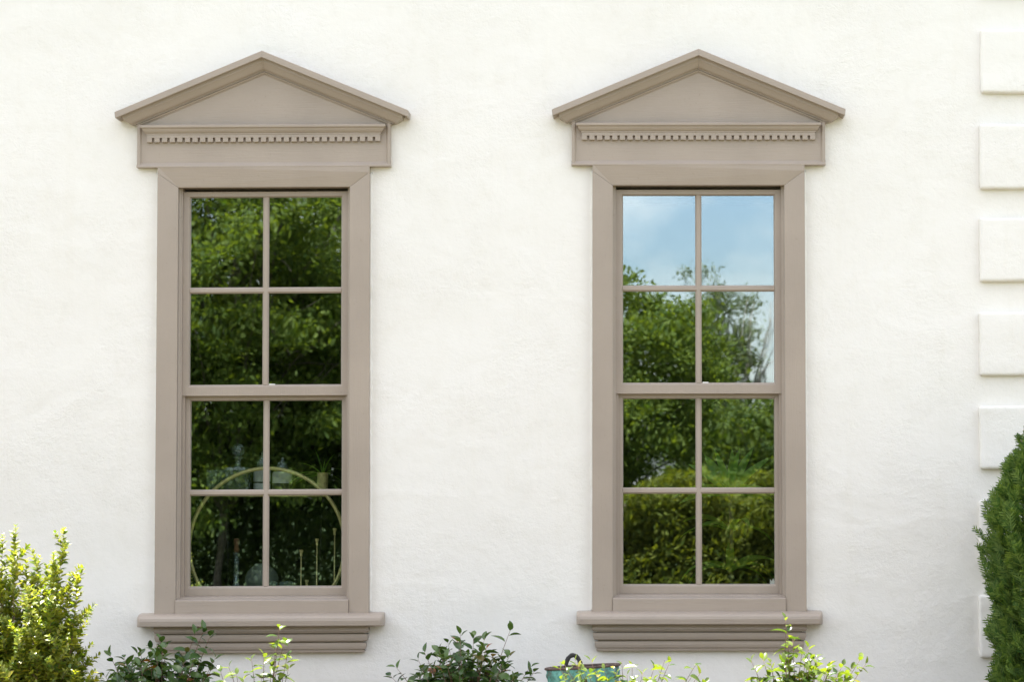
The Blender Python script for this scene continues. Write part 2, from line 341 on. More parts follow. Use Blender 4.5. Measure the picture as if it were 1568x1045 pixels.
for i, (v0, v1) in enumerate([(-104, -8), (46, 144), (191, 290), (334, 432), (478, 576), (622, 719), (767, 864), (912, 1008), (1054, 1150)]):
    a, c = W(1500, v1), W(1500, v0); quoin(a.z, min(c.z, WT-.005), W(1498.5 + (1.5 if i == 1 else 0), v0).x, i*3.7)

# ------------------------------------------------------------------ windows
def ring(rect, widths, prof):
    """picture-frame sweep: rect x0,x1,z0,z1; widths left,right,bottom,top; prof list of (t across, p proud of the wall); t 0 outside, 1 inside"""
    x0, x1, z0, z1 = rect; l, r, bt, tp = widths; rings = []
    for k in range(4):
        rr = []
        for t, p in prof:
            xa, xb, za, zb = x0+l*t, x1-r*t, z0+bt*t, z1-tp*t
            rr.append(((xa,-p,za),(xb,-p,za),(xb,-p,zb),(xa,-p,zb))[k])
        rings.append(rr)
    rings.append(rings[0]); return MB().loft(rings, closed=True, caps=False)
def extrude_x(prof, x0, x1, ret=1.0, base=0.0):
    """moulding along x with its profile returned to the wall at both ends; prof (p, z)"""
    n = len(prof)
    A = [(x0-(p-base)*ret, -p, z) for p, z in prof]; B = [(x1+(p-base)*ret, -p, z) for p, z in prof]
    mb = MB().loft([A, B], closed=False, caps=False)
    A0 = [(x, 0.0, z) for x, y, z in A]; B0 = [(x, 0.0, z) for x, y, z in B]
    mb.loft([A0, A], closed=False, caps=False); mb.loft([B, B0], closed=False, caps=False)
    return mb

def make_window(k, w):
    root = empty('sash_window', (w['x'], 0, ZV(600) + w['dz'])); root.rotation_euler = (0, w['roll'], 0)
    z = lambda v: ZV(v) - ZV(600)
    T, TV = M['taupe'], M['taupe_v']
    # --- pediment
    fb = 194*S; zb, zsh, zap = z(252), z(186), z(108)
    bp = .030
    ped = MB(); out_ = [(-fb, zb), (fb, zb), (fb, zsh), (0, zap), (-fb, zsh)]
    ped.loft([[(x, -bp, q) for x, q in out_], [(x, .01, q) for x, q in out_]]); ped = ped.build('pediment', T, root, bevel=.0015)
    # raised border on the board's sides and foot
    bw = 6.5*S
    for sx in (-1, 1):
        A = [(sx*(fb+.001), 0.0), (sx*(fb+.001), .041), (sx*(fb-bw*.6), .041), (sx*(fb-bw), .0295)]
        MB().loft([[(x, -p, zb-.002) for x, p in A], [(x, -p, zsh+.012) for x, p in A]]).build('border', TV, ped, bevel=.001)
    MB().loft([[(-fb-.003, -p, q) for p, q in ((0, zb-.004), (.045, zb-.004), (.045, zb+.003), (.0295, zb+bw*1.05))],
               [(fb+.003, -p, q) for p, q in ((0, zb-.004), (.045, zb-.004), (.045, zb+.003), (.0295, zb+bw*1.05))]]).build('border', T, ped, bevel=.001)
    # raking cornice, two halves mitred at the apex
    sl = math.atan2(94, 226); ca, sa = math.cos(sl), math.sin(sl)
    prof = [(0.0, 0.0), (.112, .002), (.118, .005), (.118, .033), (.113, .036), (.092, .030), (.090, .042), (.089, .050), (.083, .056), (.078, .062),
            (.072, .070), (.064, .079), (.055, .084), (.049, .084), (.049, .089), (.038, .0895), (.038, .0925), (.043, .093), (.042, .097), (.038, .100), (.033, .1005), (.033, .104), (.029, .106), (.0, .106)]
    zt = z(78)
    for sx in (-1, 1):
        near, far = [], []
        for p, n in prof:
            # line at perpendicular distance n under the top line: z = zt - n/ca - |x| tan
            near.append((0.0003*sx, -p, zt - n/ca))
            xe = fb + max(p - .026, 0)*1.10 - (0.002 if p < .03 else 0)
            xe -= n*sa*0.30
            far.append((sx*xe, -p, zt - n/ca - xe*math.tan(sl)))
        mb = MB().loft([near, far], closed=False, caps=False)
        mb.loft([far, [(x, .004, q) for x, y, q in far]], closed=False, caps=False)
        mb.build('raking_cornice', T, ped)
    # dentil cornice
    hx = 179*S
    pr = [(.028, z(188.5)), (.074, z(189.2)), (.078, z(190)), (.078, z(193)), (.074, z(194.2)), (.070, z(194.6)), (.066, z(197.5)), (.060, z(200)), (.053, z(201.5)), (.053, z(203.2)), (.050, z(203.4)), (.050, z(208.0)), (.028, z(208.0))]
    extrude_x(pr, -hx, hx, 1.0, .050).build('cornice', T, ped)
    nd = 31; pitch = (2*hx - 8*S)/(nd-1)
    dm = None
    for i in range(nd):
        x = -hx + 4*S + i*pitch
        if dm is None:
            d = MB().box(-4*S, 4*S, -.0495, -.029, -3.6*S, 3.6*S).build('dentil', T, ped, bevel=.001); dm = d.data
        else: d = link('dentil', dm, None, ped, bevel=.001)
        d.location = (x, 0, z(211.0) + random.uniform(-1, 1)*.0006)
    # --- casing: splayed boards, mitred
    co, ci = 162.5*S, HX; zi, zo, ztop = z(283.5), z(262), z(251); zsill = z(938)
    po, pi_ = .044, .026
    cas = MB()
    A = [(-co,-po,ztop),(co,-po,ztop),(co,-po,zo),(ci,-pi_,zi),(-ci,-pi_,zi),(-co,-po,zo)]
    cas.loft([A, [(x, .01, q) for x, y, q in A]]); cas = cas.build('casing', T, root, bevel=.0012)
    for sx in (-1, 1):
        g = .0007
        A = [(sx*co,-po,zo-g),(sx*co,-po,zsill),(sx*ci,-pi_,zsill),(sx*ci,-pi_,zi-g)]
        MB().loft([A, [(x, .01, q) for x, y, q in A]]).build('side_board', TV, cas, bevel=.0012)
    # bottom board between the side boards
    MB().loft([[(-ci+.0007,-p,q) for p,q in ((-.08,zsill),(.034,zsill),(.034,z(918)),(.030,z(917)),(-.08,z(911.2)))],
               [(ci-.0007,-p,q) for p,q in ((-.08,zsill),(.034,zsill),(.034,z(918)),(.030,z(917)),(-.08,z(911.2)))]]).build('bottom_board', T, cas, bevel=.001)
    # --- frame lining
    fr = ring((-ci-.012, ci+.012, z(924), zi+.012), (.012+4.5*S, .012+4.5*S, .035, .011), [(0, .004), (0.75, -.012), (0.78, -.016), (1, -.018), (1, -.15), (0, -.15)])
    fr.build('jamb_frame', TV, root, bevel=.001)
    for sx in (-1, 1):    # sash channel beside the lower sash
        x0, x1 = sorted((sx*(ci-4.4*S), sx*(ci-8.4*S)))
        MB().box(x0, x1, .045, .074, z(914), z(602)).build('channel', TV, root)
    # --- sashes
    def sash(name, hxo, zt_, zb_, wt, wb, ws, pf, vm, rows):
        gt = .020                                     # glass sits behind the front of the sash
        sh = ring((-hxo, hxo, zb_, zt_), (ws, ws, wb, wt), [(0, pf), (.80, pf), (.84, pf-.001), (1, pf-.011), (1, pf-.034), (0, pf-.034)])
        o = sh.build(name, TV, root, bevel=.0008)
        mw, mf = 4.8*S, 2.3*S
        zin0, zin1 = zb_+wb, zt_-wt; xin = hxo-ws
        def bar(horizontal, a0, a1, c):
            prof_ = [(-mw, pf-.0165), (-mw, pf-.0125), (-mf-.002, pf-.006), (-mf, pf-.0045), (mf, pf-.0045), (mf+.002, pf-.006), (mw, pf-.0125), (mw, pf-.0165)]
            if horizontal: rr = [[(a, -p, c+t) for t, p in prof_] for a in (a0, a1)]
            else: rr = [[(c+t, -p, a) for t, p in prof_] for a in (a0, a1)]
            MB().loft(rr).build('muntin', T if horizontal else TV, o, bevel=.0007)
        bar(False, zin0-.002, zin1+.002, 0.0)
        bar(True, -xin-.002, -mf-.001, vm); bar(True, mf+.001, xin+.002, vm)
        for (za, zb2) in ((zin0, vm), (vm, zin1)):
            for (xa, xb) in ((-xin, 0), (0, xin)):
                g = MB().box((xa-xb)/2-.004, (xb-xa)/2+.004, -.002, .002, (za-zb2)/2-.004, (zb2-za)/2+.004)
                g = g.build('pane', M['glass'], o, loc=((xa+xb)/2, -(pf-.0195), (za+zb2)/2))
                g.rotation_euler = (random.uniform(-1,1)*R(.22), 0, random.uniform(-1,1)*R(.22))
        MB().box(.004+mw,   .004+mw+.030, -(pf-.006), -(pf-.012), zin0-.002, zin0+.0035).build('setting_block', M['white'], o) if name == 'upper_sash' else None
        return o
    sash('upper_sash', ci-4.4*S, zi-4.6*S, z(602.5), 8.8*S, 17*S, 11*S, -.034, z(440), 2)
    lo = sash('lower_sash', ci-8.0*S, z(602), z(911.5), 8*S, 14.5*S, 7.5*S, -.072, z(752), 2)
    # --- sill with a rounded nose, and the moulded apron under it
    zs0, zs1 = z(956.6), z(937.5); h = zs1-zs0
    sp = [(.0, zs0), (.094, zs0), (.0985, zs0+.004), (.100, zs0+h*.45), (.097, zs0+h*.66), (.089, zs0+h*.82), (.074, zs0+h*.93), (.055, zs1-.001), (.0, zs1+.004)]
    hs = 186*S; mb = MB()
    rr = []
    for dx, sc_ in ((0, .80), (.006, .92), (.016, 1.0)):
        rr.append([(-hs+dx, -p*sc_ if p > .06 else -p, zs0+(q-zs0)*(1 if q < zs0+h*.5 else (.80+.2*sc_ if sc_ < 1 else 1))) for p, q in sp])
    rr += [[(-x, y, q) for x, y, q in r_] for r_ in rr[::-1]]
    mb.loft(rr); mb.build('sill', T, root, smooth=False, bevel=.0015)
    ap = [(.0, z(955)), (.056, z(955.5)), (.056, z(962)), (.058, z(964)), (.054, z(966)), (.051, z(967.6)), (.034, z(967.7)), (.034, z(969.6)), (.053, z(969.6)), (.0525, z(975)), (.049, z(979)), (.045, z(980.6)),
          (.028, z(980.7)), (.028, z(983.0)), (.0445, z(983.0)), (.044, z(988)), (.041, z(992)), (.039, z(993)), (.034, z(993.2)), (.034, z(994.4)), (.038, z(994.6)), (.036, z(997.2)), (.0, z(997.5))]
    extrude_x(ap, -156*S, 156*S, 1.05, .036).build('apron', T, root)
    return root
w0 = make_window(0, WIN[0]); tag(w0, 'taupe pedimented sash window with brass ring bar cart behind its lower panes', 'window', 'pair of pedimented sash windows', 'thing')
w1 = make_window(1, WIN[1]); tag(w1, 'taupe pedimented sash window reflecting blue sky, next to the corner blocks', 'window', 'pair of pedimented sash windows', 'thing')

# ------------------------------------------------------------------ leaves and stems
def leaf_mesh(name, width, curl, fold, mat, seg=5):
    """a leaf of length 1 along +X, upper side +Z"""
    vs_, fs = [], []
    for i in range(seg+1):
        t = i/seg; hw = width*max(0.02, math.sin(math.pi*t**0.85))**0.8*(1 if t < 1 else 0)
        zc = -curl*t*t; xx = t*(1-.15*curl)
        vs_ += [(xx, -hw, zc+fold*hw), (xx, 0, zc), (xx, hw, zc+fold*hw)]
    for i in range(seg):
        a = i*3; fs += [(a, a+3, a+4, a+1), (a+1, a+4, a+5, a+2)]
    me = bpy.data.meshes.new(name); me.from_pydata(vs_, [], fs); me.materials.append(mat)
    me.polygons.foreach_set('use_smooth', [True]*len(fs)); return me
def frame_mat(d, up, size, roll=0.0):
    x = Vector(d).normalized(); y = Vector(up).cross(x)
    if y.length < 1e-3: y = Vector((0, 1, 0)).cross(x)
    y.normalize(); zz = x.cross(y); m = Matrix((x, y, zz)).transposed()
    return (m @ Matrix.Rotation(roll, 3, 'X')) * size
def bez(a, b_, c, n):
    return [a*(1-t)**2 + b_*(2*t*(1-t)) + c*t*t for t in (i/n for i in range(n+1))]

def shrub(name, label, base, tips, matk, leaf_len, leaf_span=.30, spacing=.028, stem_r=.0035, group=None, width=.27, leafy=1.0):
    """branching shrub: one curved stem for every tip, leaves alternate along the last stretch of each stem"""
    root = empty(name, base); tag(root, label, 'shrub', group); B = Vector(base)
    leaves_me = [leaf_mesh('leaf', width*f, c, fo, M[matk]) for f, c, fo in ((1, .18, .35), (1.1, .35, .25), (.9, .10, .5), (1.0, .5, .3))]
    far = MB(); vis = []; stems = MB()
    for tip in tips:
        tip = Vector(tip) - B; ln = tip.length
        mid = Vector((tip.x*.38, tip.y*.38, tip.z*.62)) + Vector((random.uniform(-1,1), random.uniform(-1,1), 0))*.03
        pts = bez(Vector((random.uniform(-1,1)*.03, random.uniform(-1,1)*.03, 0)), mid, tip, 14)
        stems.tube(pts, [stem_r*(1.6 - 1.35*i/14) for i in range(15)], 5)
        cum = [0.0]
        for i in range(14): cum.append(cum[-1] + (pts[i+1]-pts[i]).length)
        tot = cum[-1]; s_ = tot; ang = random.uniform(0, 6.28); first = True
        while s_ > max(tot-leaf_span*random.uniform(.8, 1.2), .05):
            i = max(j for j in range(14) if cum[j] <= s_+1e-6); f = (s_-cum[i])/max(cum[i+1]-cum[i], 1e-6)
            p = pts[i].lerp(pts[i+1], min(f, 1)); ax = (pts[i+1]-pts[i]).normalized()
            side = ax.cross(Vector((math.cos(ang), math.sin(ang), .2))).normalized()
            tt = (tot-s_)/leaf_span
            d = (ax*(1.1-1.0*min(tt*3, 1)*.8) + side*(.55+.55*min(tt*3, 1)) + Vector((0, 0, -.08+random.uniform(-.25, .2)))).normalized()
            size = leaf_len*random.uniform(.72, 1.15)*(.62 + .38*min(tt*4, 1))
            m = frame_mat(d, ax + Vector((0, 0, .6)), size, random.uniform(-.5, .5))
            if random.random() < leafy: vis.append((p + side*stem_r, m, random.choice(leaves_me)))
            ang += 2.4 + random.uniform(-.4, .4); s_ -= spacing*random.uniform(.7, 1.3)*(.45 if first else 1); first = False
    vis.sort(key=lambda q: -q[0].z)
    for i, (p, m, me) in enumerate(vis):
        if i < 300:
            o = bpy.data.objects.new('leaf', me); col.objects.link(o); o.parent = root
            o.matrix_local = Matrix.Translation(p) @ m.to_4x4()
        else:
            far.add([p + m @ v.co for v in me.vertices], [tuple(q.vertices) for q in me.polygons])
    if far.v: tag(far.build('foliage', M[matk], root, smooth=True), kind='stuff')
    stems.build('stem', M['twig'], root, smooth=True)
    return root
def dome(u0, u1, vtop, vbot, y, n, dy=.22, shape=2.0):
    """random stem tips under a rounded outline given by its extent"""
    c, r = (u0+u1)/2, (u1-u0)/2; t = []
    while len(t) < n:
        u = random.uniform(u0, u1); e = 1-abs((u-c)/r)**shape
        v = vbot - (vbot-vtop)*e*random.uniform(.25, 1)**.6
        t.append(W(u, v, y + random.uniform(-dy, dy)))
    return t

# shrubs along the wall: those close to it stand in the house's shade
Y = -.62
c = W(243, 1045, Y); tips = dome(150, 335, 985, 1075, Y, 80)
tips += [W(u, v, Y) for u, v in ((247, 980), (312, 966), (322, 975), (285, 1000), (300, 968), (168, 1003), (190, 1008), (330, 1008), (215, 1000), (160, 1035), (325, 1025))]
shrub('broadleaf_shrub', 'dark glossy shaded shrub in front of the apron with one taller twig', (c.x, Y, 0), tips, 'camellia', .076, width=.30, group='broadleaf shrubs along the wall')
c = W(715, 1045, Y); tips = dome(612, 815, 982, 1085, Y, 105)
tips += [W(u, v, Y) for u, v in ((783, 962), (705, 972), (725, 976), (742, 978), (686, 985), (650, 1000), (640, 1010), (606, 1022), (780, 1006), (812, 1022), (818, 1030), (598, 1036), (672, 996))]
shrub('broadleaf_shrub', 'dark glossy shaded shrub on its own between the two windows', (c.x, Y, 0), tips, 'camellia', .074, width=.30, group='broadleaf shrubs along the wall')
Y = -1.25
c = W(395, 1045, Y); tips = [W(u, v, Y + random.uniform(-.06, .06)) for u, v in ((428, 962), (422, 990), (436, 984), (404, 1004), (440, 1005), (385, 1010), (350, 1022), (338, 1030), (362, 1034), (415, 1018), (442, 1024), (372, 1042), (400, 1036), (430, 1040), (345, 1050), (410, 1058))]
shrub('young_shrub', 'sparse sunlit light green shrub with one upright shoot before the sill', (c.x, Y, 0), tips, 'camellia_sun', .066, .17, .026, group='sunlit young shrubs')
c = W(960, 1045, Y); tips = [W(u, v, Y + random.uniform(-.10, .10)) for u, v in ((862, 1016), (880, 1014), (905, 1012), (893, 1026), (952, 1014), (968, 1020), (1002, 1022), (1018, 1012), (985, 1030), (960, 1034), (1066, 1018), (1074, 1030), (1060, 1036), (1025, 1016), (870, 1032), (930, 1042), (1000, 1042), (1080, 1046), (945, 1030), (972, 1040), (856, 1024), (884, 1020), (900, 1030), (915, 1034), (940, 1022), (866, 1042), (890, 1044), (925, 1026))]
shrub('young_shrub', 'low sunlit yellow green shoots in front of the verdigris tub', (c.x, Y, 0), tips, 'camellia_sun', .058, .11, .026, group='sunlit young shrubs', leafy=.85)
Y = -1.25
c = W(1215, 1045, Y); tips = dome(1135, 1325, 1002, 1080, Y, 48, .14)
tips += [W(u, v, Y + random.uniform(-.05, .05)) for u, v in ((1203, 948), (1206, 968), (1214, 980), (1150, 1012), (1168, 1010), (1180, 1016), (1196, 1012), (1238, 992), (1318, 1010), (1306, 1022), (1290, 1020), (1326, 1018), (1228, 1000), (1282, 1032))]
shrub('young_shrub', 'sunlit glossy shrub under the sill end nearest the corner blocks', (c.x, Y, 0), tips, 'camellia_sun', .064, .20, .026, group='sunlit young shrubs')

# fine-leaved yellow green bush
def fine_bush(name, label, base, tips, matk, leaf_len):
    root = empty(name, base); tag(root, label, 'bush'); B = Vector(base); stems = MB()
    lm = leaf_mesh('leaf', .30, .15, .4, M[matk], 3); lv = np.array([v.co for v in lm.vertices]); lf = np.array([tuple(q.vertices) for q in lm.polygons])
    V, F, off = [], [], 0
    def put(p, m):
        nonlocal off
        V.append(lv @ np.array(m).T + np.array(p)); F.append(lf + off); off += len(lv)
    def leaves_on(pts, spacing, span):
        s_ = 0.0; ang = random.uniform(0, 3.14)
        for i in range(len(pts)-1, 0, -1):
            seg = pts[i]-pts[i-1]; L_ = seg.length; ax = seg.normalized(); q = 0.0
            while q < L_:
                if s_ > span: return
                p = pts[i] - ax*q; t = min(s_/.12, 1)
                for sgn in (0, math.pi):
                    side = ax.cross(Vector((math.cos(ang+sgn), math.sin(ang+sgn), .1))).normalized()
                    d = (ax*(.85-.3*t) + side*.8).normalized()
                    put(p, frame_mat(d, ax + Vector((0,0,.3)), leaf_len*random.uniform(.75, 1.2)*(.5+.5*t), random.uniform(-.4, .4)))
                ang += math.pi/2 + random.uniform(-.3, .3); st = spacing*random.uniform(.8, 1.2)*(.6+.4*t); q += st; s_ += st
    for tip in tips:
        tip = Vector(tip)-B
        mid = Vector((tip.x*.85, tip.y*.85, tip.z*.50)) + Vector((random.uniform(-1,1), random.uniform(-1,1), 0))*.03
        pts = bez(Vector((random.uniform(-1,1)*.05, random.uniform(-1,1)*.05, 0)), mid, tip, 16)
        stems.tube(pts, [.0042*(1-.85*i/16) for i in range(17)], 4)
        leaves_on(pts, .020, .32)
        for i in range(7, 16):
            for _ in range(1 if i > 12 or i % 2 else 2):
                d = (pts[i]-pts[i-1]).normalized() + Vector((random.uniform(-1,1), random.uniform(-1,1), random.uniform(-.2,.5)))*.95
                d.normalize(); L_ = random.uniform(.10, .30)*(1.15-.055*i*.9)
                e = pts[i] + d*L_; tw = [pts[i], pts[i].lerp(e, .5)+Vector((0,0,.004)), e]
                stems.tube(tw, [.0016, .0012, .0007], 3); leaves_on(tw, .019, L_)
    me = raw_mesh('foliage', np.concatenate(V), np.concatenate(F), 4); me.polygons.foreach_set('use_smooth', [True]*len(me.polygons))
    tag(link('foliage', me, M[matk], root), kind='stuff'); stems.build('stem', M['twig'], root)
    return root
Y = -1.10
c = W(30, 1045, Y); tips = []
for u, v in ((98, 812), (24, 808), (60, 855), (108, 880), (82, 850), (40, 860), (4, 822), (118, 885), (72, 868), (95, 905), (20, 850), (122, 985), (115, 940), (128, 1000), (126, 1030), (50, 880), (88, 870), (10, 880), (62, 905), (105, 960), (-20, 830), (-40, 850), (-30, 880)):
    tips.append(W(u, v, Y + random.uniform(-.10, .10)))
for _ in range(58):
    u = random.uniform(-75, 128); e = 1 - abs((u-25)/118)**2.2
    tips.append(W(u, 1075-185*max(e, .08)*random.uniform(.35, 1.0), Y + random.uniform(-.22, .22)))
fine_bush('privet_bush', 'fine leaved yellow green bush in full sun against the plain wall', (c.x, Y, 0), tips, 'privet', .045)

# ------------------------------------------------------------------ upright conifer
def conifer(name, label, base, height, PZ, PR):
    root = empty(name, base); tag(root, label, 'conifer'); V, F, off = [], [], 0
    def prof(z):
        return float(np.interp(z, PZ, PR))
    for i in range(6000):
        z = height*(1-random.random()**.72*1.0); z = min(max(z, .1), height*.995)
        a = random.uniform(0, 2*math.pi); lump = 1 + .26*mnoise.noise(Vector((math.cos(a)*1.8, math.sin(a)*1.8, z*5.0))) + .20*mnoise.noise(Vector((math.cos(a)*4.5, math.sin(a)*4.5, z*12.0)))
        rr = prof(z)*lump*(1.06-.5*random.random()**2.0)
        rad_d = Vector((math.cos(a), math.sin(a), 0)); p = rad_d*rr + Vector((0, 0, z))
        d = (rad_d*random.uniform(.5, 1.0) + Vector((random.uniform(-.4,.4), random.uniform(-.4,.4), random.uniform(.25, 1.0) + .5*z/height))).normalized()
        side = d.cross(Vector((random.uniform(-1,1), random.uniform(-1,1), random.uniform(-.6,.6)))).normalized(); nrm = d.cross(side)
        L_ = random.uniform(.055, .125)*(.6 if z > height*.93 else 1); p = p - d*L_*.55
        def seg(a0, a1, w_):
            nonlocal off
            dd = (a1-a0); s2 = dd.cross(nrm).normalized()*w_
            V.extend([a0-s2*.6, a0+s2*.6, a0+dd*.6+s2, a1, a0+dd*.6-s2]); F.extend([(off, off+1, off+2), (off, off+2, off+4), (off+4, off+2, off+3)]); off += 5
        seg(p, p+d*L_, .0042)
        nb = 5
        for k in range(nb):
            t = .18 + .7*k/nb
            for sg in (-1, 1):
                q = p + d*(L_*t); e = q + (d*.75 + side*sg*.75 + nrm*random.uniform(-.2,.2)).normalized()*L_*(.50-.28*t)*random.uniform(.8,1.2)
                seg(q, e, .0036)
    me = raw_mesh('crown', np.array([tuple(v) for v in V]), np.array(F), 3)
    tag(link('crown', me, M['thuja'], root), kind='stuff')
    st = MB().tube([(0,0,0), (.01,0,height*.4), (0,.01,height*.8), (0,0,height*.93)], [.05, .04, .018, .005], 8)
    for i in range(70):
        z = random.uniform(.1, height*.9); a = random.uniform(0, 6.28); q = prof(z)*.75
        st.tube([(0,0,z*.9), (math.cos(a)*q*.5, math.sin(a)*q*.5, z), (math.cos(a)*q, math.sin(a)*q, z+.10)], [.010, .007, .003], 4)
    st.build('trunk', M['bark'], root, smooth=True)
    return root
Y = -.56
tip = W(1594, 632, Y); prof_px = ((632, 5), (652, 20), (672, 34), (696, 48), (725, 64), (760, 80), (800, 90), (835, 97), (880, 90), (930, 86), (1045, 88), (1150, 84))
pz = [W(1594, v, Y).z for v, w_ in prof_px][::-1]; pr_ = [w_*S*.80 for v, w_ in prof_px][::-1]
conifer('upright_conifer', 'dense dark green upright conifer cut by the picture edge before the corner blocks', (tip.x, Y, 0), tip.z, pz, pr_)

# ------------------------------------------------------------------ verdigris tub with a black handle
Y = -.88
a, b_ = W(836, 1023, Y), W(951, 1023, Y); rt = (b_.x-a.x)/2; hz = a.z
tub = empty('verdigris_tub', ((a.x+b_.x)/2 + .038, Y, .01)); tag(tub, 'weathered turquoise metal tub with black arched handle behind yellow shoots', 'tub')
tub.rotation_euler = (0, R(-3.5), 0); tub.scale = (1, .42, 1)
h = hz
MB().lathe([(rt*.70, 0), (rt*.74, .02), (rt*.93, h-.10), (rt*.955, h-.055), (rt*.985, h-.045), (rt*.99, h-.035), (rt*.965, h-.025), (rt*.97, h-.012), (rt*.955, h-.012), (rt*.90, h-.12), (rt*.68, .03), (rt*.2, .025)], n=40).build('body', M['verdigris'], tub, smooth=True)
MB().tube([(math.cos(i/40*2*math.pi)*rt*.985, math.sin(i/40*2*math.pi)*rt*.985, h-.006) for i in range(40)], .0065, 8, closed=True).build('rim', plain('rusty_rim', (.09, .06, .05), .7, var=.5, scale=40), tub, smooth=True)
hp = []
for i in range(15):
    t = math.pi*i/14; hp.append((-.045 - math.cos(t)*.036, rt*.80 + .01*math.sin(t), h-.028 + math.sin(t)**.8*.074 if math.sin(t) > 0 else h-.03))
MB().tube(hp, [.0105 + .0012*math.sin(i*2.2) for i in range(15)], 10).build('handle', M['blk'], tub, smooth=True)
MB().lathe([(rt*.5, h-.022), (rt*.93, h-.024), (rt*.925, h-.06), (rt*.4, h-.06)], n=32).build('soil', M['soil'], tub)

# ------------------------------------------------------------------ things inside, behind the panes
# bar cart of two brass hoops
YF, YB = .275, .50; YM = .37
ctr = W(409, 837, YF); rc = W(409+119, 837, YF).x - ctr.x
cart = empty('bar_cart', (ctr.x, (YF+YB)/2, FLOOR)); tag(cart, 'round brass hoop bar cart with shelves behind the panes', 'bar cart')
O = Vector(cart.location)
def hoop(y): return MB().tube([(math.cos(i/72*2*math.pi)*rc, y-O.y, ctr.z-O.z+math.sin(i/72*2*math.pi)*rc) for i in range(72)], .0105, 8, closed=True).build('hoop', M['brass'], cart, smooth=True)
hoop(YF)
ZU = W(409, 757, YM).z; ZL = W(409, 916, YM).z
for zz, nm in ((ZU, 'shelf'), (ZL, 'shelf')):
    hw = math.sqrt(rc*rc-(zz-ctr.z)**2)
    MB().box(-hw+.005, hw-.005, YF-O.y-.004, YB-O.y+.004, zz-.008-O.z, zz-O.z).build(nm, M['smoke'], cart)
    for y in (YF, YB): MB().tube([(-hw, y-O.y, zz-.009-O.z), (hw, y-O.y, zz-.009-O.z)], .006, 6).build('shelf_rail', M['brass'], cart, smooth=True)
    for sx in (-1, 1): MB().tube([(sx*hw, YF-O.y, zz-.009-O.z), (sx*hw, YB-O.y, zz-.009-O.z)], .006, 6).build('crossbar', M['brass'], cart, smooth=True)
for sx in (-1, 1):
    MB().tube([(sx*.16, YF-O.y, 0.0), (sx*.16, YF-O.y, ctr.z-O.z-math.sqrt(rc*rc-.16**2))], .012, 8).build('foot', M['brass'], cart, smooth=True)
    MB().tube([(sx*.245, YB-O.y, 0.0), (sx*.245, YB-O.y, ZU-.01-O.z)], .006, 8).build('rear_post', M['blk'], cart, smooth=True)
def stand(name, label, cat, u, y, zsurf, group=None):
    return tag(empty(name, (W(u, 760, y).x, y, zsurf + .0005)), label, cat, group)
U = 1/300*1.04      # size of a photograph pixel at the cart
# decanter
d = stand('decanter', 'square cut glass decanter with round ball stopper on the cart', 'decanter', 364, YM, ZU)
hw = 18*U; db = MB()
rr = []
for q, zz in ((.92, 0), (1, .006), (1, 36*U), (.92, 40*U)):
    rr.append([(sx*hw*q, sy*hw*q, zz) for sx, sy in ((-.8,-1),(.8,-1),(1,-.8),(1,.8),(.8,1),(-.8,1),(-1,.8),(-1,-.8))])
db.loft(rr); db.build('body', M['crystal'], d)
MB().lathe([(.030, 40*U), (.016, 42*U), (.015, 52*U), (.028, 54*U), (.028, 55.5*U), (.012, 56*U)], n=20).build('neck', M['crystal'], d, smooth=True)
MB().lathe([(.006, 56*U)] + [(10*U*math.sin(t), 66*U-10*U*math.cos(t)) for t in (i/10*math.pi for i in range(1, 11))], n=20).build('stopper', M['crystal'], d, smooth=True)
gl_me = None
for u, lb, y in ((324, 'cut glass tumbler at the far end of the cart shelf', YM-.02), (341, 'cut glass tumbler beside the decanter', YM+.05)):
    g = stand('tumbler', lb, 'tumbler', u, y, ZU, 'glasses on the upper cart shelf')
    MB().lathe([(.026, 0), (.028, .004), (.030, 36*U), (.0285, 36*U), (.026, .012), (.002, .012)], n=14).build('bowl', M['crystal'], g)
# two lidded jars
for u, hj, rj, lb in ((401, 50, 13, 'pale banded lidded jar behind the centre glazing bar'), (432, 44, 15, 'pale lidded jar with clear dome beside the brass pot')):
    j = stand('lidded_jar', lb, 'jar', u, YM+.02, ZU, 'jars on the upper cart shelf')
    r = rj*U
    MB().lathe([(r*.95, 0), (r, .004), (r, hj*.30*U), (r*.96, hj*.32*U)], n=24).build('body', M['jar_dark'] if rj > 13 else M['jar'], j, smooth=False)
    MB().lathe([(r*.96, hj*.325*U), (r*.96, hj*.36*U)], n=24).build('band', M['jar_dark'], j)
    MB().lathe([(r, hj*.365*U), (r*1.0, hj*.72*U), (r*.9, hj*.76*U)], n=24).build('lid', M['jar'], j)
    MB().lathe([(r*.55, hj*.765*U), (r*.6, hj*.9*U), (r*.42, hj*1.08*U), (r*.12, hj*1.16*U), (r*.16, hj*1.22*U), (r*.02, hj*1.28*U)], n=20).build('dome', M['crystal'], j, smooth=True)
